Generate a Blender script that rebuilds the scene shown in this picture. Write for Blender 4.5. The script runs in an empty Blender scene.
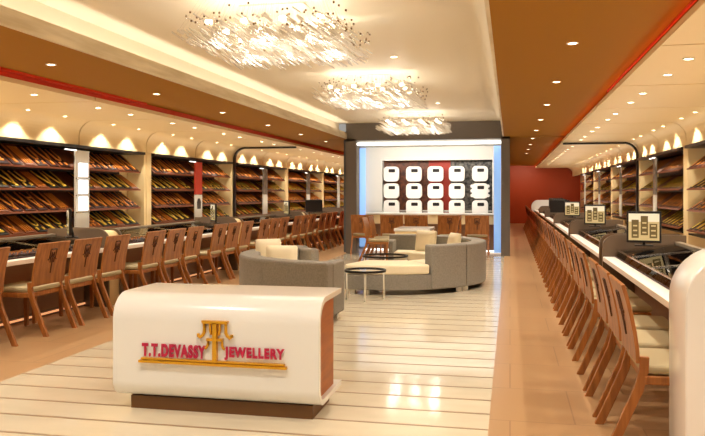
import bpy, math, random
from mathutils import Vector, Matrix
random.seed(7)
PI = math.pi
SC = bpy.context.scene
COL = SC.collection

# ---------------------------------------------------------------- camera, world, exposure
YAW = math.atan(157.5 / 737.0)
cd = bpy.data.cameras.new('camera'); cam = bpy.data.objects.new('camera', cd); COL.objects.link(cam)
cam.location = (0, 0, 1.45); cam.rotation_euler = (PI / 2, 0, YAW)
cd.sensor_width = 36; cd.lens = 737 / 705 * 36; cd.shift_y = -25 / 705; cd.clip_start = .05; cd.clip_end = 200
SC.camera = cam
W = bpy.data.worlds.new('world'); SC.world = W; W.use_nodes = True
W.node_tree.nodes['Background'].inputs[0].default_value = (1, .95, .88, 1)
W.node_tree.nodes['Background'].inputs[1].default_value = .33
SC.view_settings.view_transform = 'Standard'; SC.view_settings.look = 'None'
SC.view_settings.gamma = 1; SC.view_settings.exposure = 0.08
WARM = (1, .90, .74); RED = (1, .07, .02)

def area(name, loc, rot, sx, sy, e, col, parent=None, spread=None):
    l = bpy.data.lights.new(name, 'AREA'); l.shape = 'RECTANGLE'; l.size = sx; l.size_y = sy; l.energy = e; l.color = col
    if spread: l.spread = spread
    o = bpy.data.objects.new(name, l); COL.objects.link(o); o.location = loc; o.rotation_euler = rot
    if parent: o.parent = parent
    return o
# cove strips of the ceiling tray: long LED lines lying in the cove on each side, facing up
for s in (-1, 1):
    area('cove_light', (-2 + s * 1.93, 7.7, 2.80), (PI, 0, 0), .05, 18.6, 38 if s < 0 else 12, (1, .93, .8))
    # unseen fill lights added along the staff side to brighten canopy ceilings and shelves
    area('canopy_fill', (-2 + s * 4.25, 9, 1.0), (PI, 0, 0), .5, 19, 62, (1, .88, .66))
    area('canopy_fill', (-2 + s * 4.25, 27, 1.0), (PI, 0, 0), .5, 16, 62, (1, .88, .66))
area('red_gap_light', (-2 + 3.2, 8, 2.68), (0, PI * .75, 0), .04, 19, 9, (1, .16, .03))
area('red_gap_light', (-2 + 3.2, 27, 2.68), (0, PI * .75, 0), .04, 18, 8, (1, .16, .03))
area('aisle_end_fill', (.55, 34.6, 2.72), (math.radians(25), 0, 0), 1.2, .6, 30, (1, .83, .6))  # fill light added to brighten the red back wall, no fixture there

# ---------------------------------------------------------------- materials
def lin(c):
    return tuple(((v / 255) / 12.92 if v / 255 < .04045 else ((v / 255 + .055) / 1.055) ** 2.4) for v in c) + (1,)
def mat(name, rgb, rough=.5, metal=0, emit=None, es=0, noise=0, nscale=(8, 8, 8), trans=0, coat=0, alpha=1, rgb2=None, bump=0):
    m = bpy.data.materials.new(name); m.use_nodes = True
    nt = m.node_tree; b = nt.nodes['Principled BSDF']
    b.inputs['Base Color'].default_value = lin(rgb); b.inputs['Roughness'].default_value = rough; b.inputs['Metallic'].default_value = metal
    if emit: b.inputs['Emission Color'].default_value = lin(emit); b.inputs['Emission Strength'].default_value = es
    if trans: b.inputs['Transmission Weight'].default_value = trans
    if coat: b.inputs['Coat Weight'].default_value = coat; b.inputs['Coat Roughness'].default_value = .08
    b.inputs['Alpha'].default_value = alpha
    if noise or rgb2 or bump:
        tc = nt.nodes.new('ShaderNodeTexCoord'); mp = nt.nodes.new('ShaderNodeMapping'); n = nt.nodes.new('ShaderNodeTexNoise')
        mp.inputs['Scale'].default_value = nscale; n.inputs['Scale'].default_value = 1; n.inputs['Detail'].default_value = 5
        nt.links.new(tc.outputs['Object'], mp.inputs[0]); nt.links.new(mp.outputs[0], n.inputs[0])
        r = nt.nodes.new('ShaderNodeValToRGB'); r.color_ramp.elements[0].position = .35; r.color_ramp.elements[1].position = .65
        r.color_ramp.elements[0].color = lin(rgb2 or tuple(v * (1 - noise) for v in rgb)); r.color_ramp.elements[1].color = lin(rgb)
        nt.links.new(n.outputs[0], r.inputs[0]); nt.links.new(r.outputs[0], b.inputs['Base Color'])
        if bump:
            bp = nt.nodes.new('ShaderNodeBump'); bp.inputs['Strength'].default_value = bump
            nt.links.new(n.outputs[0], bp.inputs['Height']); nt.links.new(bp.outputs[0], b.inputs['Normal'])
    return m
def tile_mat(name, c1, c2, mortar, size, width, rough, coat=0):
    m = bpy.data.materials.new(name); m.use_nodes = True
    nt = m.node_tree; b = nt.nodes['Principled BSDF']; b.inputs['Roughness'].default_value = rough
    tc = nt.nodes.new('ShaderNodeTexCoord'); br = nt.nodes.new('ShaderNodeTexBrick')
    br.offset = 0.5; br.inputs['Color1'].default_value = lin(c1); br.inputs['Color2'].default_value = lin(c2); br.inputs['Mortar'].default_value = lin(mortar)
    br.inputs['Scale'].default_value = 1; br.inputs['Mortar Size'].default_value = width; br.inputs['Brick Width'].default_value = size[0]; br.inputs['Row Height'].default_value = size[1]
    br.inputs['Mortar Smooth'].default_value = .1
    nt.links.new(tc.outputs['Object'], br.inputs[0]); nt.links.new(br.outputs['Color'], b.inputs['Base Color'])
    if coat: b.inputs['Coat Weight'].default_value = coat; b.inputs['Coat Roughness'].default_value = .04
    return m
M = {}
M['floor_tile'] = mat('floor_tile', (228, 216, 190), .12, noise=.05, nscale=(1.5, 3, 1), coat=.3)
M['groove'] = mat('groove', (150, 122, 92), .35)
M['floor_tan'] = tile_mat('floor_tan', (186, 148, 106), (182, 144, 102), (160, 122, 86), (.8, .8), .005, .28)
M['ceil'] = mat('ceil', (226, 214, 190), .6)
M['fascia'] = mat('fascia', (222, 206, 172), .5, rgb2=(196, 176, 138), nscale=(2, 1.2, 12))
M['soffit'] = mat('soffit', (156, 106, 22), .7)
M['soffit'].node_tree.nodes['Principled BSDF'].inputs['Specular IOR Level'].default_value = .1
M['red_paint'] = mat('red_paint', (222, 58, 20), .5)
M['red_wall'] = mat('red_wall', (176, 66, 20), .5)
M['cream'] = mat('cream', (238, 214, 164), .45)
M['canopy_gap'] = mat('canopy_gap', (120, 74, 44), .6)
M['black'] = mat('black', (22, 17, 15), .35)
M['grey_beam'] = mat('grey_beam', (108, 100, 92), .5)
M['white'] = mat('white', (244, 240, 232), .3)
M['desk_white'] = mat('desk_white', (240, 238, 232), .22, coat=.3)
M['wood_desk'] = mat('wood_desk', (176, 98, 30), .45, rgb2=(156, 84, 24), nscale=(3, 3, 20))
M['plinth'] = mat('plinth', (104, 66, 24), .5)
M['wood'] = mat('wood', (178, 112, 52), .38, rgb2=(144, 86, 36), nscale=(30, 30, 2.5), coat=.1)
M['wood_dark'] = mat('wood_dark', (84, 44, 22), .5)
M['pad'] = mat('pad', (176, 160, 122), .7)
M['taupe'] = mat('taupe', (104, 86, 68), .4)
M['taupe_edge'] = mat('taupe_edge', (150, 122, 92), .4)
M['counter_front'] = mat('counter_front', (150, 112, 84), .45)
M['frame_metal'] = mat('frame_metal', (150, 136, 116), .35, metal=.4)
def glass_mat():
    m = bpy.data.materials.new('glass'); m.use_nodes = True; nt = m.node_tree; nt.nodes.remove(nt.nodes['Principled BSDF'])
    tr = nt.nodes.new('ShaderNodeBsdfTransparent'); gl = nt.nodes.new('ShaderNodeBsdfGlossy'); gl.inputs['Roughness'].default_value = .02
    fr = nt.nodes.new('ShaderNodeFresnel'); fr.inputs[0].default_value = 1.12; mx = nt.nodes.new('ShaderNodeMixShader')
    nt.links.new(fr.outputs[0], mx.inputs[0]); nt.links.new(tr.outputs[0], mx.inputs[1]); nt.links.new(gl.outputs[0], mx.inputs[2])
    nt.links.new(mx.outputs[0], nt.nodes['Material Output'].inputs[0]); return m
M['glass'] = glass_mat()
M['table_glass'] = glass_mat(); _n = M['table_glass'].node_tree; _m = _n.nodes['Mix Shader']; _n.links.remove(_m.inputs[0].links[0]); _m.inputs[0].default_value = .1
M['sofa'] = mat('sofa', (146, 139, 128), .85, rgb2=(130, 123, 112), nscale=(60, 60, 60))
M['sofa_cream'] = mat('sofa_cream', (238, 224, 192), .8)
M['chrome'] = mat('chrome', (220, 218, 214), .12, metal=1)
M['leg_metal'] = mat('leg_metal', (226, 220, 206), .3, metal=.3)
M['board_red'] = mat('board_red', (50, 12, 8), .6)
M['board_dark'] = mat('board_dark', (20, 20, 12), .6)
M['board_tan'] = mat('board_tan', (136, 74, 28), .5, rgb2=(110, 58, 22), nscale=(70, 70, 10))
M['gold'] = mat('gold', (232, 150, 60), .35, metal=.2)
M['gold_bright'] = mat('gold_bright', (252, 214, 84), .35, metal=.15)
M['shelf_edge'] = mat('shelf_edge', (120, 62, 30), .45)
M['shelf_back'] = mat('shelf_back', (42, 22, 14), .6)
M['lamp'] = mat('lamp', (255, 240, 210), .5, emit=(255, 232, 190), es=14)
M['strip_warm'] = mat('strip_warm', (255, 200, 150), .5, emit=(255, 176, 120), es=.8)
M['strip_blue'] = mat('strip_blue', (150, 190, 255), .5, emit=(130, 175, 230), es=.75)
M['strip_white'] = mat('strip_white', (255, 255, 255), .5, emit=(246, 246, 240), es=2.2)
M['lightbox'] = mat('lightbox', (250, 250, 255), .4, emit=(238, 242, 255), es=1.3)
M['panel_grey'] = mat('panel_grey', (200, 196, 186), .4)
M['alcove_wall'] = mat('alcove_wall', (226, 222, 212), .5)
M['alcove_side'] = mat('alcove_side', (90, 98, 104), .5)
M['poster_red'] = mat('poster_red', (170, 48, 26), .5)
M['poster_dark'] = mat('poster_dark', (64, 56, 48), .4, rgb2=(140, 130, 116), nscale=(20, 20, 12))
M['photo_bw'] = mat('photo_bw', (30, 29, 28), .4, rgb2=(120, 114, 104), nscale=(14, 14, 14))
M['photo_brown'] = mat('photo_brown', (120, 64, 34), .4, rgb2=(70, 34, 20), nscale=(10, 10, 10))
M['screen_bg'] = mat('screen_bg', (190, 176, 130), .2, emit=(206, 190, 140), es=.25)
M['screen_dark'] = mat('screen_dark', (110, 96, 60), .2, emit=(70, 66, 46), es=.2)
M['screen_sky'] = mat('screen_sky', (220, 216, 196), .2, emit=(222, 216, 196), es=.3)
M['crimson'] = mat('crimson', (186, 16, 66), .35)
M['sign_gold'] = mat('sign_gold', (218, 158, 24), .3, metal=.25)
M['crystal'] = mat('crystal', (250, 246, 238), .06, trans=.35, coat=1)
M['crystal_dark'] = mat('crystal_dark', (150, 120, 84), .1, metal=.6)

# ---------------------------------------------------------------- helpers
class MB:
    def __init__(s): s.v = []; s.f = []; s.mi = []; s.sm = []
    def add(s, vs, fs, k=0, smooth=False):
        n = len(s.v); s.v += [tuple(v) for v in vs]
        for f in fs: s.f.append([n + i for i in f]); s.mi.append(k); s.sm.append(smooth)
    def box(s, x0, x1, y0, y1, z0, z1, k=0):
        x0, x1 = min(x0, x1), max(x0, x1); y0, y1 = min(y0, y1), max(y0, y1)
        s.add([(x0, y0, z0), (x1, y0, z0), (x1, y1, z0), (x0, y1, z0), (x0, y0, z1), (x1, y0, z1), (x1, y1, z1), (x0, y1, z1)],
              [(0, 3, 2, 1), (4, 5, 6, 7), (0, 1, 5, 4), (1, 2, 6, 5), (2, 3, 7, 6), (3, 0, 4, 7)], k)
    def prism(s, poly, axis, a, b, k=0, smooth=False):
        """poly: 2D outline; axis 'x' -> (y,z) outline, 'y' -> (x,z), 'z' -> (x,y)"""
        def P(p, t):
            return (t, p[0], p[1]) if axis == 'x' else (p[0], t, p[1]) if axis == 'y' else (p[0], p[1], t)
        n = len(poly); vs = [P(p, a) for p in poly] + [P(p, b) for p in poly]
        base = len(s.v); s.v += vs
        s.f.append([base + i for i in range(n)][::-1]); s.mi.append(k); s.sm.append(False)
        s.f.append([base + n + i for i in range(n)]); s.mi.append(k); s.sm.append(False)
        for i in range(n):
            j = (i + 1) % n
            s.f.append([base + i, base + j, base + n + j, base + n + i]); s.mi.append(k); s.sm.append(smooth)
    def ribbon(s, path, th, axis, a, b, k=0):
        """open 2D path thickened by th (one-sided normal), extruded from a to b: list of quads solids"""
        n = len(path); out = []
        for i in range(n):
            p0 = Vector(path[max(0, i - 1)]); p1 = Vector(path[min(n - 1, i + 1)]); d = (p1 - p0).normalized()
            out.append((path[i][0] - d.y * th, path[i][1] + d.x * th))
        def P(p, t):
            return (t, p[0], p[1]) if axis == 'x' else (p[0], t, p[1]) if axis == 'y' else (p[0], p[1], t)
        vs = []
        for i in range(n): vs += [P(path[i], a), P(out[i], a), P(out[i], b), P(path[i], b)]
        fs = [(0, 1, 2, 3), tuple(4 * (n - 1) + q for q in (3, 2, 1, 0))]
        for i in range(n - 1):
            o = 4 * i
            for q in range(4): fs.append((o + q, o + 4 + q, o + 4 + (q + 1) % 4, o + (q + 1) % 4))
        s.add(vs, fs, k)
    def tube(s, pts, r, n=8, k=0, r1=None, smooth=True):
        pts = [Vector(p) for p in pts]; m = len(pts); vs = []
        for i, p in enumerate(pts):
            d = (pts[min(i + 1, m - 1)] - pts[max(i - 1, 0)]).normalized()
            u = d.cross(Vector((0, 0, 1)));
            if u.length < .01: u = d.cross(Vector((0, 1, 0)))
            u.normalize(); w = d.cross(u); rr = r if r1 is None else r + (r1 - r) * i / (m - 1)
            for j in range(n): a = 2 * PI * j / n; vs.append(p + u * rr * math.cos(a) + w * rr * math.sin(a))
        fs = [tuple(range(n))[::-1], tuple((m - 1) * n + j for j in range(n))]
        for i in range(m - 1):
            for j in range(n): fs.append((i * n + j, i * n + (j + 1) % n, (i + 1) * n + (j + 1) % n, (i + 1) * n + j))
        s.add(vs, fs, k, smooth)
    def ring(s, cx, cy, r0, r1, z0, z1, n=40, k=0, a0=0, a1=2 * PI):
        full = abs(a1 - a0 - 2 * PI) < 1e-6; vs = []
        m = n if full else n + 1
        for i in range(m):
            a = a0 + (a1 - a0) * i / n; c, q = math.cos(a), math.sin(a)
            vs += [(cx + r0 * c, cy + r0 * q, z0), (cx + r1 * c, cy + r1 * q, z0), (cx + r1 * c, cy + r1 * q, z1), (cx + r0 * c, cy + r0 * q, z1)]
        fs = []
        for i in range(n):
            o = 4 * i; o2 = 4 * ((i + 1) % m)
            for q in range(4): fs.append((o + q, o2 + q, o2 + (q + 1) % 4, o + (q + 1) % 4))
        if not full: fs += [(0, 1, 2, 3), tuple(4 * (m - 1) + q for q in (3, 2, 1, 0))]
        s.add(vs, fs, k)
    def disc(s, cx, cy, r, z0, z1, n=32, k=0):
        s.prism([(cx + r * math.cos(2 * PI * i / n), cy + r * math.sin(2 * PI * i / n)) for i in range(n)], 'z', z0, z1, k)
    def mesh(s, name, mats):
        me = bpy.data.meshes.new(name); me.from_pydata(s.v, [], s.f)
        for m in (mats if isinstance(mats, (list, tuple)) else [mats]): me.materials.append(m)
        me.polygons.foreach_set('material_index', s.mi); me.polygons.foreach_set('use_smooth', s.sm)
        import bmesh
        b = bmesh.new(); b.from_mesh(me); bmesh.ops.recalc_face_normals(b, faces=b.faces); b.to_mesh(me); b.free()
        me.update(); return me
    def build(s, name, mats, parent=None, bevel=0, seg=3):
        o = bpy.data.objects.new(name, s.mesh(name, mats)); COL.objects.link(o)
        if parent: o.parent = parent
        if bevel:
            md = o.modifiers.new('bevel', 'BEVEL'); md.width = bevel; md.segments = seg; md.limit_method = 'ANGLE'; md.angle_limit = .6
        return o
def tag(o, label, cat, group=None):
    o['label'] = label; o['category'] = cat
    if group: o['group'] = group
    return o
def empty(name, loc, label, cat, group=None, rz=0):
    o = bpy.data.objects.new(name, None); COL.objects.link(o); o.location = loc; o.rotation_euler = (0, 0, rz); o.empty_display_size = .1
    return tag(o, label, cat, group)
def struct(o): o['kind'] = 'structure'; return o
def copy_tree(o, parent=None):
    c = o.copy(); COL.objects.link(c); c.parent = parent
    for ch in list(o.children): copy_tree(ch, c)
    return c
def arc(cx, cz, r, a0, a1, n=8): return [(cx + r * math.cos(math.radians(a0 + (a1 - a0) * i / n)), cz + r * math.sin(math.radians(a0 + (a1 - a0) * i / n))) for i in range(n + 1)]
ORD = ['first', 'second', 'third', 'fourth', 'fifth', 'sixth', 'seventh', 'eighth', 'ninth', 'tenth', 'eleventh', 'twelfth'] + \
      [str(i) + ('st' if i % 10 == 1 and i != 11 else 'nd' if i % 10 == 2 and i != 12 else 'rd' if i % 10 == 3 and i != 13 else 'th') for i in range(13, 80)]
def SX(s, d): return -2 + s * d
SIDE = {-1: 'left', 1: 'right'}

# ---------------------------------------------------------------- large structure
b = MB(); b.box(-3.83, -.13, -3, 17.3, -.05, 0)
struct(b.build('floor', M['floor_tile']))
b = MB()
y = -2.9
while y < 17.2: b.box(-3.83, -.13, y, y + .022, .0002, .0012); y += .325
struct(b.build('trim_1', M['groove']))
for s in (-1, 1):
    b = MB(); b.box(SX(s, 1.83 if s < 0 else 1.87), SX(s, 5.2), -3, 36, -.05, 0); struct(b.build('floor', M['floor_tan']))
b = MB(); b.box(-3.83, -.13, 17.3, 36, -.05, 0); struct(b.build('floor', M['floor_tan']))
b = MB(); b.box(SX(-1, 2.06), SX(1, 2.06), -3, 17.3, 3.12, 3.2); struct(b.build('ceiling', M['ceil']))
for s in (-1, 1):
    b = MB(); b.box(SX(s, 2.03), SX(s, 2.08), -3, 17.3, 2.79, 3.12); struct(b.build('ceiling', M['ceil']))
    b = MB(); b.box(SX(s, 1.83), SX(s, 1.86), -3, 17.3, 2.75, 2.90); struct(b.build('trim_2', M['fascia']))
    b = MB(); b.box(SX(s, 1.86), SX(s, 3.45), -3, 17.48, 2.75, 2.79); b.box(SX(s, 1.83), SX(s, 3.45), 17.53, 36, 2.75, 2.79)
    b.box(SX(s, 1.84), SX(s, 3.45), 17.47, 17.54, 2.775, 2.8)
    struct(b.build('ceiling', M['soffit']))
    b = MB(); b.box(SX(s, 3.21 if s < 0 else 3.42), SX(s, 3.25 if s < 0 else 3.46), -3, 36, 2.66, 2.755); b.box(SX(s, 3.13 if s < 0 else 3.2), SX(s, 3.21), -3, 9.8, 2.725, 2.752); struct(b.build('trim_3', M['red_paint']))
    b = MB(); b.box(SX(s, 5.22), SX(s, 5.3), -3, 36, 0, 2.8); struct(b.build('wall_' + SIDE[s], M['cream']))
    b = MB(); b.box(SX(s, 4.93), SX(s, 4.96), -3, 36, 2.225, 2.72); struct(b.build('trim_5', M['canopy_gap']))
    b = MB(); b.box(SX(s, 3.46), SX(s, 5.3), -3, 36, 2.72, 2.8); struct(b.build('ceiling', M['canopy_gap']))
b = MB(); b.box(-7.3, 3.3, 36, 36.1, 0, 2.9); struct(b.build('wall_back', M['red_wall']))
# rear core behind the alcove
b = MB(); b.box(-3.83, -3.78, 19.3, 36, 0, 2.75); b.box(-.05, 0, 19.3, 36, 0, 2.75); struct(b.build('wall_core', M['red_wall']))

# ---------------------------------------------------------------- canopies
BP = 2.27; Y0 = 13.04
def canopy_profile(s, r=.26, e=0.0):
    pts = [(3.17 + e, 2.62), (4.84 - r, 2.62)] + [p for p in arc(4.84 - r, 2.62 - r, r, 90, 0)][1:] + [(4.84, 2.225)]
    return [(SX(s, d), z) for d, z in pts]
k0 = -5
for s in (-1, 1):
    cnt = 0
    for k in range(k0, 10):
        ya = Y0 + k * BP + .018; yb = ya + BP - .036
        if yb > 35.9: yb = 35.9
        b = MB(); b.ribbon(canopy_profile(s), .05 * (1 if s > 0 else -1), 'y', ya, yb)
        o = b.build('canopy_panel', M['cream'])
        cnt += 1
        tag(o, 'cream curved canopy panel of %s side counters, %s from the camera end' % (SIDE[s], ORD[cnt - 1]), 'ceiling panel', 'curved canopy panels over the %s counters' % SIDE[s])
    # black portal rib
    b = MB(); p = canopy_profile(s)
    q = [(x - s * .0, z - .0) for x, z in p]
    inner = [(SX(s, 3.19), 2.56), (SX(s, 4.55), 2.56)] + [(SX(s, d), z) for d, z in arc(4.52, 2.30, .26, 90, 0)][1:] + [(SX(s, 4.78), 0)]
    b.ribbon(inner, .045 * (1 if s > 0 else -1), 'y', 17.53, 17.62)
    tag(b.build('portal_frame', M['black']), 'black curved frame rib crossing the %s canopy and wall' % SIDE[s], 'frame')

# ---------------------------------------------------------------- downlights
def lens_mesh():
    b = MB(); b.disc(0, 0, .036, -.004, .0, 16); return b.mesh('lens', M['lamp'])
def ring_mesh():
    b = MB(); b.ring(0, 0, .037, .052, -.007, .0, 20); return b.mesh('downlight', M['white'])
LENS, RINGM = lens_mesh(), ring_mesh()
SPOTS = {}
def spot_data(key, e, ang, blend, col=WARM, rad=.03):
    if key not in SPOTS:
        l = bpy.data.lights.new('spot_' + key, 'SPOT'); l.energy = e; l.spot_size = math.radians(ang); l.spot_blend = blend; l.color = col; l.shadow_soft_size = rad
        SPOTS[key] = l
    return SPOTS[key]
def downlight(x, y, z, label, group, sp=None, tilt=None):
    r = bpy.data.objects.new('downlight', RINGM); COL.objects.link(r); r.location = (x, y, z); tag(r, label, 'downlight', group)
    c = bpy.data.objects.new('lens', LENS); COL.objects.link(c); c.parent = r
    if sp:
        l = bpy.data.objects.new('spot', sp); COL.objects.link(l); l.parent = r; l.location = (0, 0, -.03)
        if tilt: l.rotation_euler = tilt
for s in (-1, 1):
    n = 0
    for k in range(-2, 9):
        yy = 6.64 + (k) * 2.27
        if yy > 26 or abs(yy - 17.5) < .2: continue
        n += 1
        downlight(SX(s, 2.53), yy, 2.75, 'small recessed downlight in the %s orange soffit, %s from the camera' % (SIDE[s], ORD[n - 1]), 'downlights in the %s orange soffit' % SIDE[s], spot_data('soffit', 70, 120, .8))
    n = 0
    for k in range(-4, 9):
        for q in (.58, 1.46):
            yy = Y0 + (k - 1) * BP + q + .07
            if yy < 1: continue
            n += 1
            far = yy > 22
            downlight(SX(s, 3.52), yy, 2.62, 'recessed downlight at %s canopy outer edge, %s from the camera' % (SIDE[s], ORD[n - 1]), 'outer downlights of the %s canopy' % SIDE[s], spot_data('canopy', 50, 125, .7))
            downlight(SX(s, 4.62), yy, 2.617, 'recessed downlight washing the %s display wall, %s from the camera' % (SIDE[s], ORD[n - 1]), 'wall washing downlights of the %s canopy' % SIDE[s], spot_data('wash', 40, 112, .3), (0, s * -.42, 0) if False else (0, s * .0, 0))
for i, (x, y) in enumerate(((.51 - 1.9, 8.93), (-1.31, 13.7))):
    downlight(x, y, 3.12, 'ceiling downlight right of the %s chandelier' % ('middle' if i == 0 else 'farthest'), 'central ceiling downlights', spot_data('ceil', 230, 130, .9, (1, .93, .82)))
for i, (x, y) in enumerate(((-2.9, 3.0), (-1.2, 3.2), (-2.0, 1.2))):  # unseen downlights added out of frame to light the foreground
    downlight(x, y, 3.12, 'added fill downlight lighting the foreground floor, out of frame', 'added fill downlights above the camera', spot_data('ceil_near_fill', 125, 130, .9, (1, .93, .82)))

# ---------------------------------------------------------------- alcove with display wall
YA = 17.3
b = MB(); b.box(-3.86, -.0, YA, YA + .25, 2.70, 3.2); struct(b.build('trim_4', M['grey_beam']))
for nm, xa, xb in (('left', -3.86, -3.60), ('right', -.2, 0)):
    b = MB(); b.box(xa, xb, YA, YA + .3, 0, 2.75); struct(b.build('wall_pillar_' + nm, M['grey_beam']))
    b = MB(); b.box(-3.98 if nm == 'left' else -.12, -3.87 if nm == 'left' else 0, YA + .3, 19.4, 0, 2.75); struct(b.build('wall_alcove_' + nm, M['alcove_side']))
    b = MB()
    if nm == 'left': b.box(-3.855, -3.70, 18.93, 18.97, .05, 2.62)
    else: b.box(-.37, -.21, 17.62, 17.66, .05, 2.56)
    tag(b.build('light_strip', M['strip_blue']), 'blue glowing vertical light strip on the %s side of the alcove' % nm, 'light strip')
b = MB(); b.box(-3.87, -.1, YA + .26, 19.45, 2.66, 2.74); struct(b.build('ceiling', M['alcove_wall']))
b = MB(); b.box(-3.6, -.2, YA + .04, YA + .25, 2.60, 2.655); tag(b.build('light_strip', M['strip_white']), 'white glowing horizontal light strip across top of the alcove', 'light strip')
area('alcove_fill', (-1.9, YA + .5, 2.6), (math.radians(35), 0, 0), 3.2, .2, 48, (1, .93, .84))  # extra fill added inside the alcove, not one of its fixtures
YB = 19.3
WX0, WX1, WZ0, WZ1 = -3.27, -.44, .85, 2.30
b = MB()
b.box(-3.87, WX0, YB - .25, YB, 0, 2.65); b.box(WX1, -.1, YB - .25, YB, 0, 2.65); b.box(WX0, WX1, YB - .25, YB, WZ1, 2.65); b.box(WX0, WX1, YB - .25, YB, 0, WZ0)
struct(b.build('wall_alcove_back', M['alcove_wall']))
b = MB(); w = (WX1 - WX0) / 6
for i, (a, c, k) in enumerate(((0, .12, 0), (.12, .34, 1), (.34, .42, 0), (.42, .62, 2), (.62, .74, 3), (.74, 1, 3))):
    b.box(WX0 + a * (WX1 - WX0), WX0 + c * (WX1 - WX0), YB + .002, YB + .04, WZ0, WZ1, k)
tag(b.build('picture_backdrop', [M['photo_brown'], M['photo_brown'], M['poster_red'], M['photo_bw']]), 'brown, red and black picture panels behind the white display boxes', 'picture panel')
b = MB(); b.box(WX0, WX1, YB - .24, YB - .0, .97, 1.0); tag(b.build('glass_shelf', M['panel_grey']), 'pale thin shelf under the bottom row of white display boxes', 'shelf')
for i in range(3):
    downlight((-3.1, -1.95, -.8)[i], 18.2, 2.66, 'downlight in the alcove ceiling, %s from the left' % ORD[i], 'alcove ceiling downlights', spot_data('alcove', 22, 100, .7, (1, .92, .8)))
# white display boxes
def rrect(w, h, r, n=5):
    p = []
    for cx, cz, a in ((w / 2 - r, h / 2 - r, 0), (-w / 2 + r, h / 2 - r, 90), (-w / 2 + r, -h / 2 + r, 180), (w / 2 - r, -h / 2 + r, 270)): p += arc(cx, cz, r, a, a + 90, n)
    return p
b = MB(); b.prism(rrect(.40, .39, .10), 'y', -.09, .09, 0, True); BOXM = b.mesh('display_box', [M['white']])
b = MB(); b.prism(rrect(.17, .085, .02), 'y', -.094, -.088); b.box(-.05, .05, -.095, -.09, -.005, .02); SLOT = b.mesh('slot', [M['black']])
b = MB(); b.box(-.007, .007, .09, .17, -.02, .02); ARM = b.mesh('bracket', [M['chrome']])
b = MB()
for sx in (-1, 1):
    for zz in (-.12, 0, .12): b.prism([(sx * .2 + .045 * math.cos(a * PI / 4), zz + .045 * math.sin(a * PI / 4)) for a in range(8)], 'y', -.06, .04)
SCAL = b.mesh('scalloped_edge', [M['white']])
RN = ['top', 'middle', 'bottom']
for j, zc in enumerate((1.945, 1.505, 1.075)):
    for i, xc in enumerate((391.3, 413.9, 435.4, 456.8, 480)):
        r = (xc - 352.5) / 737; t = 19.05 / (math.cos(YAW) + r * math.sin(YAW)); X = t * (-math.sin(YAW) + r * math.cos(YAW))
        o = bpy.data.objects.new('display_box', BOXM); COL.objects.link(o); o.location = (X, 19.1, zc)
        tag(o, 'white rounded jewellery display box, %s row, %s from left in the alcove' % (RN[j], ORD[i]), 'display box', 'white display boxes in the alcove')
        c = bpy.data.objects.new('slot', SLOT); COL.objects.link(c); c.parent = o; c.location = (.02, 0, .085)
        c = bpy.data.objects.new('bracket', ARM); COL.objects.link(c); c.parent = o
        if i == 4 and j == 1: c = bpy.data.objects.new('scalloped_edge', SCAL); COL.objects.link(c); c.parent = o
# alcove counter
e = empty('counter', (-1.9, 18.3, 0), 'cream counter inside the alcove below the white display boxes', 'counter')
b = MB(); b.box(-1.68, 1.68, -.02, .5, .91, .95); b.build('worktop', M['white'], e, .006)
b = MB(); b.box(-1.68, 1.68, .0, .04, .68, .905); b.build('apron', M['cream'], e)
b = MB(); b.box(-1.6, 1.6, .3, .34, .0, .905); b.build('front_panel', M['counter_front'], e)
b = MB(); b.box(-1.68, 1.68, -.02, .02, .01, .05); b.build('light_strip', M['strip_white'], e)

# ---------------------------------------------------------------- display walls
b = MB(); b.box(-.11, .11, 0, .012, 0, .47); BW = .168
def necklace(mb, kind, k):
    # drawn on local plane: x width, y up the board (board lies in xy, z out)
    def T(pts, r): mb.tube([(x * .74, y, .018) for x, y in pts], r * .82, 5, k)
    if kind == 'v':
        T([(-.085, .45), (-.078, .3), (-.04, .16), (0, .09), (.04, .16), (.078, .3), (.085, .45)], .018)
        mb.box(-.022, .022, .04, .12, .012, .03, k)
    elif kind == 'u':
        T([(-.06, .42)] + [(.06 * math.cos(a), .24 + .09 * math.sin(a)) for a in [PI + i * PI / 6 for i in range(7)]] + [(.06, .42)], .016)
        mb.box(-.06, -.035, .05, .11, .012, .026, k); mb.box(.035, .06, .05, .11, .012, .026, k)
    elif kind == 'bars':
        for i in range(4): mb.box(-.062 + i * .036, -.048 + i * .036, .05, .42, .012, .024, k)
    else:
        T([(-.08, .44), (-.01, .06)], .012); T([(.08, .44), (.01, .06)], .012)
        mb.box(-.04, .04, .30, .33, .012, .024, k); mb.box(-.03, .03, .06, .1, .012, .028, k)
BOARD = {}; NECK = {}; JOIN = {}
for ck, bm_, gm in (('red', 'board_red', 'gold'), ('dark', 'board_dark', 'gold_bright'), ('tan', 'board_tan', 'gold')):
    b = MB(); b.box(-.074, .074, .01, .47, 0, .012); BOARD[ck] = b.mesh('necklace_board', M[bm_])
    for kd in ('v', 'u', 'bars', 'y'):
        b = MB(); necklace(b, kd, 0); NECK[ck, kd] = b.mesh('necklace', M[gm])
        b = MB(); b.box(-.074, .074, .01, .47, 0, .012, 0); necklace(b, kd, 1); JOIN[ck, kd] = b.mesh('necklace_board', [M[bm_], M[gm]])
CN = {'red': 'maroon', 'dark': 'dark green', 'tan': 'tan'}
KN = {'v': 'gold V necklace', 'u': 'gold round necklace', 'bars': 'rows of gold chains', 'y': 'crossed gold chains'}
ROWS = [(2.17, 1.80), (1.80, 1.475), (1.475, 1.14), (1.14, .82)]
RNAME = ['top', 'second', 'third', 'bottom']
BAY = 4.54
def boards_for(s, bi, ys, ye):
    return
board_total = [0]
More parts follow.
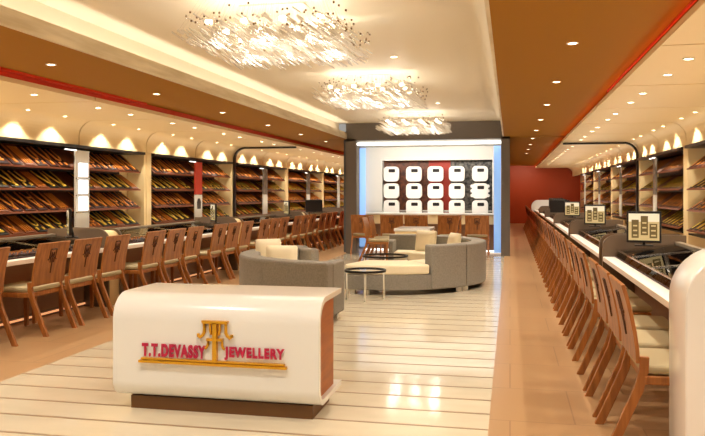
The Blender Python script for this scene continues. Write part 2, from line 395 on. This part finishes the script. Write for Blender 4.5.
def bay(s, bi, name):
    ys = 13.27 + bi * BAY; ye = ys + 3.95
    cx = SX(s, 5.20)
    e = empty('display_shelf', (cx, ys, 0), '%s jewellery display shelf of the %s wall, %s bay from the camera' % ('black topped sloped', SIDE[s], name), 'display shelf', 'wall display shelves')
    m = -s  # outward direction
    b = MB(); b.box(0, m * .42, -.02, ye - ys + .2, 2.175, 2.222); b.build('top_board', M['black'], e)
    b = MB(); b.box(0, m * .38, -.02, ye - ys + .1, .775, .80); b.build('bottom_board', M['black'], e)
    b = MB(); b.box(m * .005, m * .02, 0, ye - ys - .05, .8, 2.17); b.build('back_panel', M['shelf_back'], e)
    b = MB(); b.box(0, m * .36, -.32, -.255, 0, 2.22); b.box(0, m * .36, -.225, -.03, 0, 2.22); b.build('side_panel', M['cream'], e, .01)
    for zt, zb in ROWS:
        b = MB(); b.prism([(m * .02, zt - .03), (m * .43, zb + .02), (m * .43, zb + .045), (m * .41, zb + .045), (m * .02, zt - .0)], 'y', 0, ye - ys); b.build('sloped_shelf', M['shelf_edge'], e)
    # centre display panel
    pa, pb = ys + 1.77, ys + 2.15
    if s < 0 and bi in (0, 1, 2, 3): pass
    nb = 0
    for ri, (zt, zb) in enumerate(ROWS):
        dz = zt - zb; ln = math.hypot(.40, dz - .05) * .96; ang = math.atan2(dz - .05, .40)
        n = 0
        for part, (a, c) in enumerate(((ys + .02, pa - .02), (pb + .02, ye - .02))):
            bw = (.25 if bi <= 1 else BW) if s < 0 else .27; cntb = int((c - a) / bw)
            for i in range(cntb):
                yy = a + (i + .5) * (c - a) / cntb; n += 1
                if yy < (8.3 if s < 0 else 11.3): continue
                ck = ('red', 'dark', 'red', 'dark')[ri]; seed = (i * 7 + ri * 3 + part * 5 + bi) % 9
                kd = ('v', 'v', 'u', 'v', 'bars', 'bars', 'v', 'u', 'y')[seed]
                if seed in (4, 5) or (ri == 3 and i == 1): ck = 'tan' if s < 0 else ck
                R = Matrix(((0, m * -math.cos(ang), m * math.sin(ang)), (1, 0, 0), (0, math.sin(ang), math.cos(ang))))
                # columns: local x->Y axis, local y->up slope, local z->outward normal
                if m < 0: R = Matrix(((0, -m * math.cos(ang) * 1, m * math.sin(ang)), (-1, 0, 0), (0, math.sin(ang), math.cos(ang))))
                far = (s < 0 and bi >= 2) or (s > 0 and bi >= 2)
                stuff = bi > 1 or (bi == 1 and s > 0)
                Mx = R.to_4x4(); Mx.translation = Vector((cx + m * .418, yy, zb + .048))
                sc = ln / .47; Mx = Mx @ Matrix.Diagonal((bw / BW, sc, .8, 1) if s < 0 else (1.0, sc, .35, 1))
                lab = '%s board, %s, %s row, %s from near end, %s %s bay' % (CN[ck], KN[kd], RNAME[ri], ORD[n - 1], SIDE[s], name)
                if stuff: STUFF[s].append((JOIN[ck, kd], Mx)); continue
                o = bpy.data.objects.new('necklace_board', BOARD[ck]); COL.objects.link(o); o.matrix_world = Mx
                tag(o, lab, 'necklace board', 'necklace boards on the %s wall' % SIDE[s])
                q = bpy.data.objects.new('necklace', NECK[ck, kd]); COL.objects.link(q); q.parent = o
                board_total[0] += 1
    return ys, pa, pb, cx, m
STUFF = {-1: [], 1: []}
PAN = []
BN = {-1: 'first', 0: 'second', 1: 'third', 2: 'fourth', 3: 'fifth', 4: 'sixth'}
for s in (-1, 1):
    for bi in (-1, 0, 1, 2, 3): PAN.append((s, bi) + bay(s, bi, BN[bi]))
for s in (-1, 1):
    vs, fs, mi = [], [], []; mats = [M['board_red'], M['board_dark'], M['board_tan'], M['gold'], M['gold_bright']]
    for me, Mx in STUFF[s]:
        n = len(vs); vs += [tuple(Mx @ v.co) for v in me.vertices]
        for p in me.polygons: fs.append([n + i for i in p.vertices]); mi.append(mats.index(me.materials[p.material_index]))
    me = bpy.data.meshes.new('necklace_board'); me.from_pydata(vs, [], fs)
    for m_ in mats: me.materials.append(m_)
    me.polygons.foreach_set('material_index', mi); me.update()
    o = bpy.data.objects.new('necklace_board', me); COL.objects.link(o); o['kind'] = 'stuff'
    tag(o, 'distant necklace boards on the far %s wall shelves beyond the black frame' % SIDE[s], 'necklace board')
for s, bi, ys, pa, pb, cx, m in PAN:
    x0 = cx + m * .445; kind = (bi + (0 if s < 0 else 2)) % 4
    top = 2.13
    if s < 0 and bi == -1:
        e = empty('wall_poster', (x0, pa, 0), 'grey display panel with three glowing white light boxes on the left wall', 'poster', 'centre panels of the wall shelves')
        b = MB(); b.box(0, m * .03, 0, pb - pa, .82, top); b.build('panel', M['panel_grey'], e)
        for z in (1.17, 1.44, 1.71):
            b = MB(); b.box(m * .03, m * .05, .07, pb - pa - .06, z, z + .22); b.build('light_box', M['lightbox'], e, .008)
            b = MB(); b.box(m * .03, m * .045, .0, pb - pa, z - .035, z - .02); b.build('rail', M['chrome'], e)
    else:
        mm, nm = ((M['poster_red'], 'red') if (s < 0 and bi == 0) else (M['poster_dark'], 'dark grey patterned') if bi != 3 else (M['panel_grey'], 'pale grey'))
        e = empty('wall_poster', (x0, pa, 0), '%s display panel above white sheet, %s wall %s shelf bay' % (nm, SIDE[s], BN[bi]), 'poster', 'centre panels of the wall shelves')
        w = (pb - pa) * (.95 if s < 0 else .6)
        b = MB(); b.box(0, m * .03, 0, w, 1.42, top); b.build('panel', mm, e)
        b = MB(); b.box(0, m * .03, 0, w, .86, 1.41); b.build('white_sheet', M['panel_grey'], e)
        if s < 0 and bi == 0:
            b = MB(); b.prism([(.1, 1.1), (.26, 1.1), (.28, 1.25), (.22, 1.33), (.14, 1.33), (.08, 1.25)], 'x', m * .03, m * .04); b.build('dark_picture', M['black'], e)
    b = MB(); b.box(m * .03, m * .045, -.3 if s < 0 else .0, .0 if s < 0 else .55, 2.12, 2.135); b.build('picture_light', M['strip_white'], e)

# small red sign, far right wall
e = empty('wall_sign', (SX(1, 5.115), 34.0, 1.5), 'small red sign high on the far right cream wall', 'sign')
b = MB(); b.box(-.02, 0, -.55, .55, -.02, .42); b.build('plate', M['poster_red'], e)
b = MB()
for i in range(4): b.box(-.024, -.02, -.38 + i * .2, -.28 + i * .2, .08, .3)
b.build('marks', M['gold'], e)

# ---------------------------------------------------------------- counters, dividers
def divider(s, yc, white, label):
    th = .36 if not white else .40
    d0, d1, h = (3.0, 3.86, .99) if not white else (2.86, 4.0, 1.16)
    r = .14 if not white else .27
    def prof(e_, h_):
        rr = r - e_
        p = [(d0 + e_, 0)] + [(d0 + e_ + rr - rr * math.cos(math.radians(a)), h_ - rr + rr * math.sin(math.radians(a))) for a in range(0, 91, 9)] + [(d1 - e_, h_), (d1 - e_, 0)]
        return [(s * (x - 3.4), z) for x, z in p]
    e = empty('counter_divider', (SX(s, 3.4), yc, 0), label, 'divider', 'counter dividers')
    if white:
        b = MB(); b.prism(prof(0, h), 'y', -th / 2, th / 2, 0, True); b.build('body', M['desk_white'], e, .01)
    else:
        b = MB(); b.prism(prof(.03, h - .03), 'y', -th / 2 + .03, th / 2 - .03, 0, True); b.build('core', M['taupe_edge'] if s > 0 else M['cream'], e)
        for q in (-1, 1):
            b = MB(); b.prism(prof(0, h), 'y', q * th / 2, q * (th / 2 - .035), 0, True); b.build('side_plate', M['taupe'], e)
yd = [4.16 + i * BAY for i in range(7)]
for s in (-1, 1):
    for i, y in enumerate(yd):
        white = i in (0, 6)
        if white and s < 0 and i == 0: continue
        divider(s, y, white, ('tall white rounded end panel of the %s counter, %s' % (SIDE[s], 'nearest the camera' if i == 0 else 'by the red back wall')) if white else
                'taupe rounded divider between %s counter sections, %s from the camera' % (SIDE[s], ORD[i - 1]))
TRAY = None
def counter(s, y0, y1, label, trays):
    L = y1 - y0; X0 = SX(s, 3.0)
    e = empty('display_counter', (X0, y0, 0), label, 'counter', 'glass topped jewellery counters')
    f = lambda a: s * a
    b = MB(); b.box(0, f(.85), 0, L, .70, .75); b.build('worktop', M['white'], e, .006)
    b = MB(); b.box(f(.33), f(.36), 0, L, .08, .70); b.build('front_panel', M['counter_front'], e)
    b = MB(); b.box(f(.34), f(.80), 0, L, 0, .08); b.build('plinth', M['taupe'], e)
    b = MB(); b.box(f(.315), f(.33), 0, L, .03, .05); b.build('light_strip', M['strip_warm'], e)
    b = MB(); b.box(f(.80), f(.84), 0, L, .08, .70); b.build('back_panel', M['taupe'], e)
    # glass case
    b = MB(); b.box(f(.12), f(.76), .02, L - .02, .752, .765); b.build('case_floor', M['board_red'], e)
    b = MB(); b.prism([(f(.12), .765), (f(.125), .765), (f(.145), .825), (f(.74), .90), (f(.74), .905), (f(.14), .832)], 'y', .02, L - .02); b.build('glass', M['glass'], e)
    b = MB(); b.box(f(.74), f(.80), 0, L, .75, .925); b.build('case_back', M['frame_metal'], e)
    b = MB()
    b.box(f(.135), f(.150), 0, L, .822, .836)
    for q in range(1, 4): b.prism([(f(.145), .834), (f(.145), .842), (f(.74), .914), (f(.74), .906)], 'y', q * L / 4 - .006, q * L / 4 + .006)
    b.build('glass_frame', M['chrome'], e)
    if trays:
        n = 8
        for i in range(n):
            o = bpy.data.objects.new('jewellery_tray', TRAYM[(i + (s > 0)) % 2]); COL.objects.link(o)
            o.location = (X0 + f(.43), y0 + (i + .5) * L / n, .766)
            tag(o, 'dark tray of gold bangles in %s, %s from the near end' % (trays, ORD[i]), 'jewellery tray', 'jewellery trays under glass')
TRAYM = []
for v in range(2):
    b = MB(); b.box(-.26, .26, -.22, .22, 0, .02, 0)
    for i in range(7):
        for j in range(2 if v else 3):
            cx, cy = -.22 + i * .073, (-.1 + j * .2) if v else (-.14 + j * .14)
            rr = .045 if v else .03
            b.tube([(cx, cy + rr * 1.6 * math.cos(a * PI / 5), .02 + rr * math.sin(a * PI / 5)) for a in range(6)], .007, 4, 1)
    TRAYM.append(b.mesh('jewellery_tray', [M['board_red'] if v else M['board_dark'], M['gold']]))
for s in (-1, 1):
    for i in range(6):
        y0 = yd[i] + .2; y1 = yd[i + 1] - .19
        counter(s, y0, y1, 'glass topped white edged counter along the %s wall, %s section from the camera' % (SIDE[s], ORD[i]), ('%s counter %s section' % (SIDE[s], ORD[i])) if i < 3 else None)

# ---------------------------------------------------------------- monitors
def monitor(x, y, rz, label, big=1, dark=False):
    e = empty('monitor', (x, y, .93), label, 'monitor', 'monitors on the counters', rz)
    b = MB(); b.box(-.17 * big, .17 * big, -.015, .02, .0, .33); b.build('casing', M['black'], e, .006)
    b = MB(); w = .15 * big
    b.box(-w, w, -.018, -.015, .025, .305, 0)
    if not dark:
        b.box(-w, w, -.020, -.018, .22, .305, 1)
        for q, (a, c, z0, z1) in enumerate(((-.12, -.05, .05, .24), (-.03, .04, .08, .28), (.055, .13, .05, .2))):
            b.box(a, c, -.021, -.018, z0, z1, 2)
            for zz in range(3): b.box(a + .015, c - .015, -.023, -.021, z0 + .02 + zz * .05, z0 + .035 + zz * .05, 0)
    b.build('screen', [M['black'] if dark else M['screen_bg'], M['screen_sky'], M['screen_dark']], e)
    b = MB(); b.tube([(0, .015, .12), (0, .04, .02), (0, .045, -.03)], .014); b.box(-.09, .09, -.04, .1, -.035, -.022); b.build('stand', M['black'], e)
for i in range(4):
    y = 8.18 + i * BAY
    monitor(1.37, y, math.radians(-10), 'monitor showing a building on the right counter, %s from the camera' % ORD[i])
    if i < 3: monitor(-5.33, y, math.atan2(-.8, .6) , 'turned monitor standing on the left counter, %s from the camera' % ORD[i])
monitor(-5.3, 19.7, math.radians(25), 'wide black monitor on the left counter beyond the black frame', 1.4, True)
monitor(-5.3, 26.2, math.radians(20), 'distant black monitor on the left counter beside the grey pillar', 1.4, True)
for i in range(4): monitor(1.3 + .12 * i, 20.4 + i * 2.6, math.radians(-8), 'black monitor far down the right counter, %s of four' % ORD[i], 1.5, True)

# ---------------------------------------------------------------- chairs
CW = .27
def chair_proto():
    e = empty('dining_chair', (0, 0, 0), 'x', 'chair')
    # back panel curve (x,z)
    bp = [(.078, .50), (.074, .58), (.06, .68), (.04, .78), (.018, .87), (-.002, .94)]
    b = MB(); b.ribbon(bp, .022, 'y', -CW, CW); b.build('back_panel', M['wood'], e, .006)
    def bx(z):  # rear surface x at height z
        for (x0, z0), (x1, z1) in zip(bp, bp[1:]):
            if z <= z1: return x0 + (x1 - x0) * (z - z0) / (z1 - z0)
        return bp[-1][0]
    b = MB()
    def seg(y0, z0, y1, z1, w=.008):
        b.tube([(bx(z0) - .022, y0, z0 - .004), (bx(z1) - .022, y1, z1 - .004)], w, 4)
    for sx in (-1, 1):
        seg(0, .87, sx * .05, .87); seg(sx * .05, .87, sx * .05, .77); seg(sx * .05, .77, sx * .075, .76); seg(sx * .02, .84, sx * .02, .79); seg(0, .79, sx * .03, .79); seg(sx * .03, .79, sx * .03, .73)
    seg(0, .82, 0, .62); b.build('emblem', M['wood_dark'], e)
    for sy in (-1, 1):
        y = sy * (CW - .02)
        path = [(-.11, 0), (-.055, .12), (-.0, .25), (.048, .36), (.074, .46), (.078, .54)]
        b = MB(); b.ribbon(path, -.05, 'y', y - .017, y + .017); b.build('leg', M['wood'], e, .005)
        b = MB(); b.prism([(.49, 0), (.525, 0), (.535, .42), (.475, .42)], 'y', y - .019, y + .019); b.build('leg', M['wood'], e, .005)
    b = MB(); b.box(.10, .54, -CW, CW, .385, .435); b.build('seat_frame', M['wood'], e, .008)
    b = MB(); b.box(.085, .55, -CW + .012, CW - .012, .437, .49); b.build('seat', M['pad'], e, .022)
    return e
proto = chair_proto(); used = [False]
def chair(x, y, rz, label, group):
    if not used[0]: o = proto; used[0] = True
    else: o = copy_tree(proto)
    o.location = (x, y, 0); o.rotation_euler = (0, 0, rz); tag(o, label, 'chair', group); return o
offs = [.45, 1.09, 1.74, 2.72, 3.36, 4.01]
for s in (-1, 1):
    n = 0
    for i in range(6):
        for q in offs:
            y = yd[i] + q
            if s < 0 and y < 5.3: continue
            n += 1
            chair(SX(s, 2.66 if s < 0 else 2.63) , y, 0 if s > 0 else PI, 'wooden chair with cut emblem back in the %s counter row, %s from the camera' % (SIDE[s], ORD[n - 1]), 'chairs along the %s counters' % SIDE[s])
for i, xc in enumerate((362, 391.5, 416, 449.5, 477)):
    r = (xc - 352.5) / 737; Y = 17.0; t = Y / (math.cos(YAW) + r * math.sin(YAW)); X = t * (-math.sin(YAW) + r * math.cos(YAW))
    chair(X, Y + .0, PI / 2, 'wooden chair pulled up to the alcove counter, %s from the left' % ORD[i], 'chairs at the alcove counter')
chair(-3.0, 15.3, 0, 'wooden side-on chair with pale seat left of white table, nearer one', 'chairs around the white table')
chair(-3.0, 15.95, 0, 'wooden side-on chair with pale seat left of white table, farther one', 'chairs around the white table')
chair(-1.05, 15.9, PI, 'wooden chair right of the white table, behind the round cushion', 'chairs around the white table')

# ---------------------------------------------------------------- white table
e = empty('side_table', (-2.02, 15.95, 0), 'white slab-sided table between the wooden chairs in front of alcove', 'table')
b = MB(); b.box(-.38, .38, -.55, .55, .64, .70); b.build('tabletop', M['desk_white'], e, .012)
b = MB(); b.box(-.36, .36, -.53, -.48, 0, .64); b.build('end_panel', M['cream'], e)
b = MB(); b.box(-.36, .36, .48, .53, 0, .64); b.build('end_panel', M['cream'], e)

# ---------------------------------------------------------------- sofas
D = math.radians
e = empty('curved_sofa', (-1.86, 9.2, 0), 'grey curved sofa with its back to the camera, nearest the white reception desk', 'sofa')
b = MB(); b.ring(0, 0, .80, 1.49, .09, .30, 30, 0, D(142), D(264)); b.build('base', M['sofa'], e, .015)
b = MB(); b.ring(0, 0, .78, 1.28, .305, .43, 30, 0, D(144), D(259)); b.build('seat_cushion', M['sofa_cream'], e, .04)
b = MB(); b.ring(0, 0, 1.29, 1.53, .08, .70, 36, 0, D(136), D(268)); b.build('backrest', M['sofa'], e, .035)
b = MB(); b.ring(0, 0, .80, 1.295, .08, .68, 4, 0, D(260), D(268)); b.build('arm', M['sofa'], e, .035)
b = MB(); b.ring(0, 0, 1.0, 1.295, .08, .68, 4, 0, D(136), D(144)); b.build('arm', M['sofa'], e, .035)
for a in (146, 170, 200, 235, 262):
    for rr in (.9, 1.42):
        b = MB(); x, y = rr * math.cos(D(a)), rr * math.sin(D(a)); b.box(x - .035, x + .035, y - .035, y + .035, 0, .095); b.build('foot', M['leg_metal'], e)
e = empty('curved_sofa', (-1.95, 11.85, 0), 'grey and cream curved sofa facing left, open low seat towards the camera', 'sofa')
b = MB(); b.ring(0, 0, .80, 1.56, .07, .29, 40, 0, D(-104), D(98)); b.build('base', M['sofa'], e, .012)
b = MB(); b.ring(0, 0, .79, 1.57, .292, .43, 16, 0, D(-104), D(-58)); b.build('seat_cushion', M['sofa_cream'], e, .03)
b = MB(); b.ring(0, 0, .79, 1.34, .292, .43, 36, 0, D(-57.5), D(92)); b.build('seat_cushion', M['sofa_cream'], e, .03)
for a0, a1 in ((-57, -33), (-32.6, 35), (35.4, 98)):
    b = MB(); b.ring(0, 0, 1.34, 1.58, .07, .70, 16, 0, D(a0), D(a1)); b.build('backrest', M['sofa'], e, .025)
b = MB(); b.ring(0, 0, .80, 1.35, .07, .62, 4, 0, D(92.5), D(98)); b.build('arm', M['sofa'], e, .025)
for a in (-100, -92, -36, -30, 20, 60, 94):
    for rr in (.88, 1.5):
        b = MB(); x, y = rr * math.cos(D(a)), rr * math.sin(D(a)); b.box(x - .04, x + .04, y - .04, y + .04, 0, .095); b.build('foot', M['leg_metal'], e)
def pillow(x, y, z, w, h, d, rz, tilt, label, rough=False):
    import bmesh
    bm = bmesh.new(); bmesh.ops.create_cube(bm, size=1)
    bmesh.ops.subdivide_edges(bm, edges=bm.edges, cuts=7, use_grid_fill=True)
    for v in bm.verts:
        u, t = v.co.x * 2, v.co.z * 2
        f = max(0, (1 - abs(u) ** 3) * (1 - abs(t) ** 3)) ** .5
        v.co = (v.co.x * w * (1 - .06 * (1 - f)), v.co.y * d * (.25 + .75 * f), v.co.z * h * (1 - .04 * (1 - f)))
    me = bpy.data.meshes.new('cushion'); bm.to_mesh(me); bm.free(); me.materials.append(M['sofa_cream'])
    for p in me.polygons: p.use_smooth = True
    o = bpy.data.objects.new('cushion', me); COL.objects.link(o); o.location = (x, y, z); o.rotation_euler = (tilt, 0, rz)
    sb = o.modifiers.new('s', 'SUBSURF'); sb.levels = 1; sb.render_levels = 1
    return tag(o, label, 'cushion', 'cream sofa cushions')
pillow(-3.07, 9.15, .66, .36, .40, .15, D(35), -.15, 'cream cushion at the left end of near sofa, farther of two')
pillow(-2.78, 8.78, .62, .42, .37, .15, D(10), -.25, 'cream cushion on the near sofa, overlapping in front of the other')
pillow(-1.44, 12.9, .61, .42, .38, .14, D(-22), -.2, 'flat square cream cushion leaning on the far sofa back')
pillow(-.92, 12.4, .60, .38, .38, .15, D(-60), -.2, 'plump cream cushion behind the right end of the far sofa back')

# ---------------------------------------------------------------- round glass tables
def round_table(x, y, r, h, label):
    e = empty('coffee_table', (x, y, 0), label, 'coffee table', 'round glass coffee tables')
    b = MB(); b.ring(0, 0, r - .022, r, h - .03, h, 40); b.build('rim', M['black'], e)
    b = MB(); b.disc(0, 0, r - .023, h - .012, h - .006, 40); b.build('glass_top', M['table_glass'], e)
    for a in (0, 90, 180, 270):
        b = MB(); c, q = (r - .032) * math.cos(D(a + 10)), (r - .032) * math.sin(D(a + 10)); b.tube([(c, q, 0.0), (c, q, h - .031)], .011); b.build('leg', M['leg_metal'], e)
round_table(-1.93, 9.86, .285, .41, 'small round glass table with black rim, nearer and in front of low seat')
round_table(-2.03, 12.1, .38, .42, 'round glass table with black rim encircled by the far sofa')

# ---------------------------------------------------------------- reception desk
e = empty('reception_desk', (-1.89, 4.5, 0), 'white rounded reception desk with red and gold jewellery shop sign in foreground', 'desk')
HX = .715; ZB, ZT, YD_ = .085, .775, .62
outer = [(YD_, ZT)] + [(.17 - .17 * math.sin(D(a)), ZT - .17 + .17 * math.cos(D(a))) for a in range(0, 91, 9)] + [(.11 - .11 * math.cos(D(a)), ZB + .11 - .11 * math.sin(D(a))) for a in range(0, 91, 9)] + [(YD_, ZB)]
b = MB(); b.ribbon(outer, .035, 'x', -HX, HX); o = b.build('shell', M['desk_white'], e)
for p in o.data.polygons: p.use_smooth = abs(p.normal.x) < .5
md = o.modifiers.new('e', 'EDGE_SPLIT'); md.split_angle = .5
b = MB(); b.box(-HX + .03, HX - .03, .04, .5, ZB + .036, ZT - .036)
inn = [(.50, ZT - .036)] + [(.17 - .134 * math.sin(D(a)), ZT - .17 + .134 * math.cos(D(a))) for a in range(0, 91, 15)] + [(.11 - .074 * math.cos(D(a)), ZB + .11 - .074 * math.sin(D(a))) for a in range(0, 91, 15)] + [(.50, ZB + .036)]
b = MB(); b.prism(inn, 'x', -HX + .025, HX - .03); b.build('core_panel', M['wood_desk'], e)
b = MB(); b.box(-HX + .10, HX - .06, .06, .50, 0, ZB); b.build('plinth', M['plinth'], e)
# sign on the front
sg = bpy.data.objects.new('sign', None); COL.objects.link(sg); sg.parent = e; sg.location = (0, 0, 0)
def text(body, x0, x1, z0, h, m, name, dup=0):
    cu = bpy.data.curves.new('t', 'FONT'); cu.body = body; cu.size = 1; cu.extrude = .05; cu.offset = .052; cu.space_character = 1.2
    o = bpy.data.objects.new('t', cu); COL.objects.link(o); bpy.context.view_layer.update()
    me = bpy.data.meshes.new_from_object(o.evaluated_get(bpy.context.evaluated_depsgraph_get()))
    bpy.data.objects.remove(o)
    xs = [v.co.x for v in me.vertices]; ys = [v.co.y for v in me.vertices]; a, c = min(xs), max(xs); d, f = min(ys), max(ys)
    for v in me.vertices:
        x, y, z = v.co; v.co = (x0 + (x - a) / (c - a) * (x1 - x0), -.012 - (z + .05) * .06, z0 + (y - d) / (f - d) * h)
    me.materials.clear(); me.materials.append(m)
    q = bpy.data.objects.new(name, me); COL.objects.link(q); q.parent = sg; return q
ZL = .352
text('T.T.DEVASSY', -.495, -.045, ZL + .018, .088, M['crimson'], 'lettering')
text('JEWELLERY', .085, .49, ZL + .018, .088, M['crimson'], 'lettering')
b = MB(); b.box(-.515, .505, -.03, 0, ZL - .022, ZL - .006); b.box(-.50, .49, -.012, 0, ZL - .006, ZL - .0); b.box(-.50, .49, -.024, 0, ZL - .0, ZL + .010)
b.build('underline', M['sign_gold'], sg)
b = MB(); cx = .02
b.prism([(cx - .09, .622), (cx + .09, .622), (cx + .085, .603), (cx - .085, .603)], 'y', -.03, 0)
b.box(cx - .014, cx + .014, -.03, 0, ZL, .61)
b.prism([(cx - .055, .507), (cx + .055, .507), (cx + .055, .492), (cx - .055, .492)], 'y', -.032, 0)
for q in (-1, 1):
    for pts, w in (([(.075, .605), (.075, .545), (.085, .525), (.103, .512), (.115, .52), (.115, .535)], .011), ([(.034, .605), (.032, .56), (.024, .53)], .009),
                   ([(.05, .495), (.05, .462), (.058, .446), (.068, .438)], .009)):
        b.tube([(cx + q * x, -.016, z) for x, z in pts], w, 6)
b.build('emblem', M['sign_gold'], sg)

# ---------------------------------------------------------------- chandeliers
def chandelier(cx, cy, label, e_w, dens=1.0):
    e = empty('chandelier', (cx, cy, 3.12), label, 'chandelier', 'crystal chandeliers')
    b = MB(); b.box(-.3, .3, -.3, .3, -.012, 0); b.build('ceiling_plate', M['ceil'], e, .004)
    rodm = []
    dirv = Vector((.16, .05, -.11)).normalized()
    for L in (.06, .08, .11):
        b = MB(); h = dirv * L / 2; b.tube([-h, h], .0065, 5, 0, smooth=False); rodm.append(b.mesh('crystal_rod', M['crystal']))
    rods = []
    for i in range(31):
        for j in range(33):
            if random.random() > .95: continue
            x = -.70 + 1.40 * (i + random.uniform(.2, .8)) / 31; y = -.78 + 1.56 * (j + random.uniform(.2, .8)) / 33
            z = -.34 + random.uniform(-.04, .04) if random.random() < .7 else random.uniform(-.32, -.17)
            rods.append((x, y, z))
    random.shuffle(rods)
    rods.sort(key=lambda r: r[2] > -.3)
    for x, y, z in rods[:100]:
        o = bpy.data.objects.new('crystal_rod', random.choice(rodm)); COL.objects.link(o); o.parent = e; o.location = (x, y, z)
    b = MB()
    for x, y, z in rods[100:]:
        h = dirv * random.choice((.03, .04, .055)); p = Vector((x, y, z)); b.tube([p - h, p + h], .0065, 5, 0, smooth=False)
    o = b.build('crystal_rod', M['crystal'], e); o['kind'] = 'stuff'
    b = MB()
    for x, y, z in rods[::3]: b.tube([(x, y, z), (x * .8, y * .8, -.02)], .0009, 3)
    b.build('hanging_wires', M['chrome'], e)
    b = MB()
    for x, y, z in rods[::4]:
        x += .05; z = random.uniform(-.3, -.1); b.tube([(x, y, z - .008), (x, y, z + .008)], .009, 6)
    o = b.build('bead', M['crystal_dark'], e); o['kind'] = 'stuff'
    for ix in (-.5, -.17, .17, .5):
        for iy in (-.5, -.1, .3):
            b = MB(); b.disc(ix, iy, .03, -.2, -.17, 10); b.build('bulb', M['lamp'], e)
    for ix in (-.42, .0, .42):
        for iy in (-.4, .35):
            l = bpy.data.lights.new('bulb_light', 'POINT'); l.energy = e_w * 1.3; l.color = (1, .95, .87); l.shadow_soft_size = .05
            o = bpy.data.objects.new('bulb_light', l); COL.objects.link(o); o.parent = e; o.location = (ix, iy, -.31)
chandelier(-2.06, 6.5, 'largest-looking crystal rod chandelier, nearest above the reception desk', 5)
chandelier(-1.95, 10.5, 'middle crystal rod chandelier above the curved sofas', 5)
chandelier(-1.97, 15.5, 'farthest crystal rod chandelier in front of the grey beam', 5)
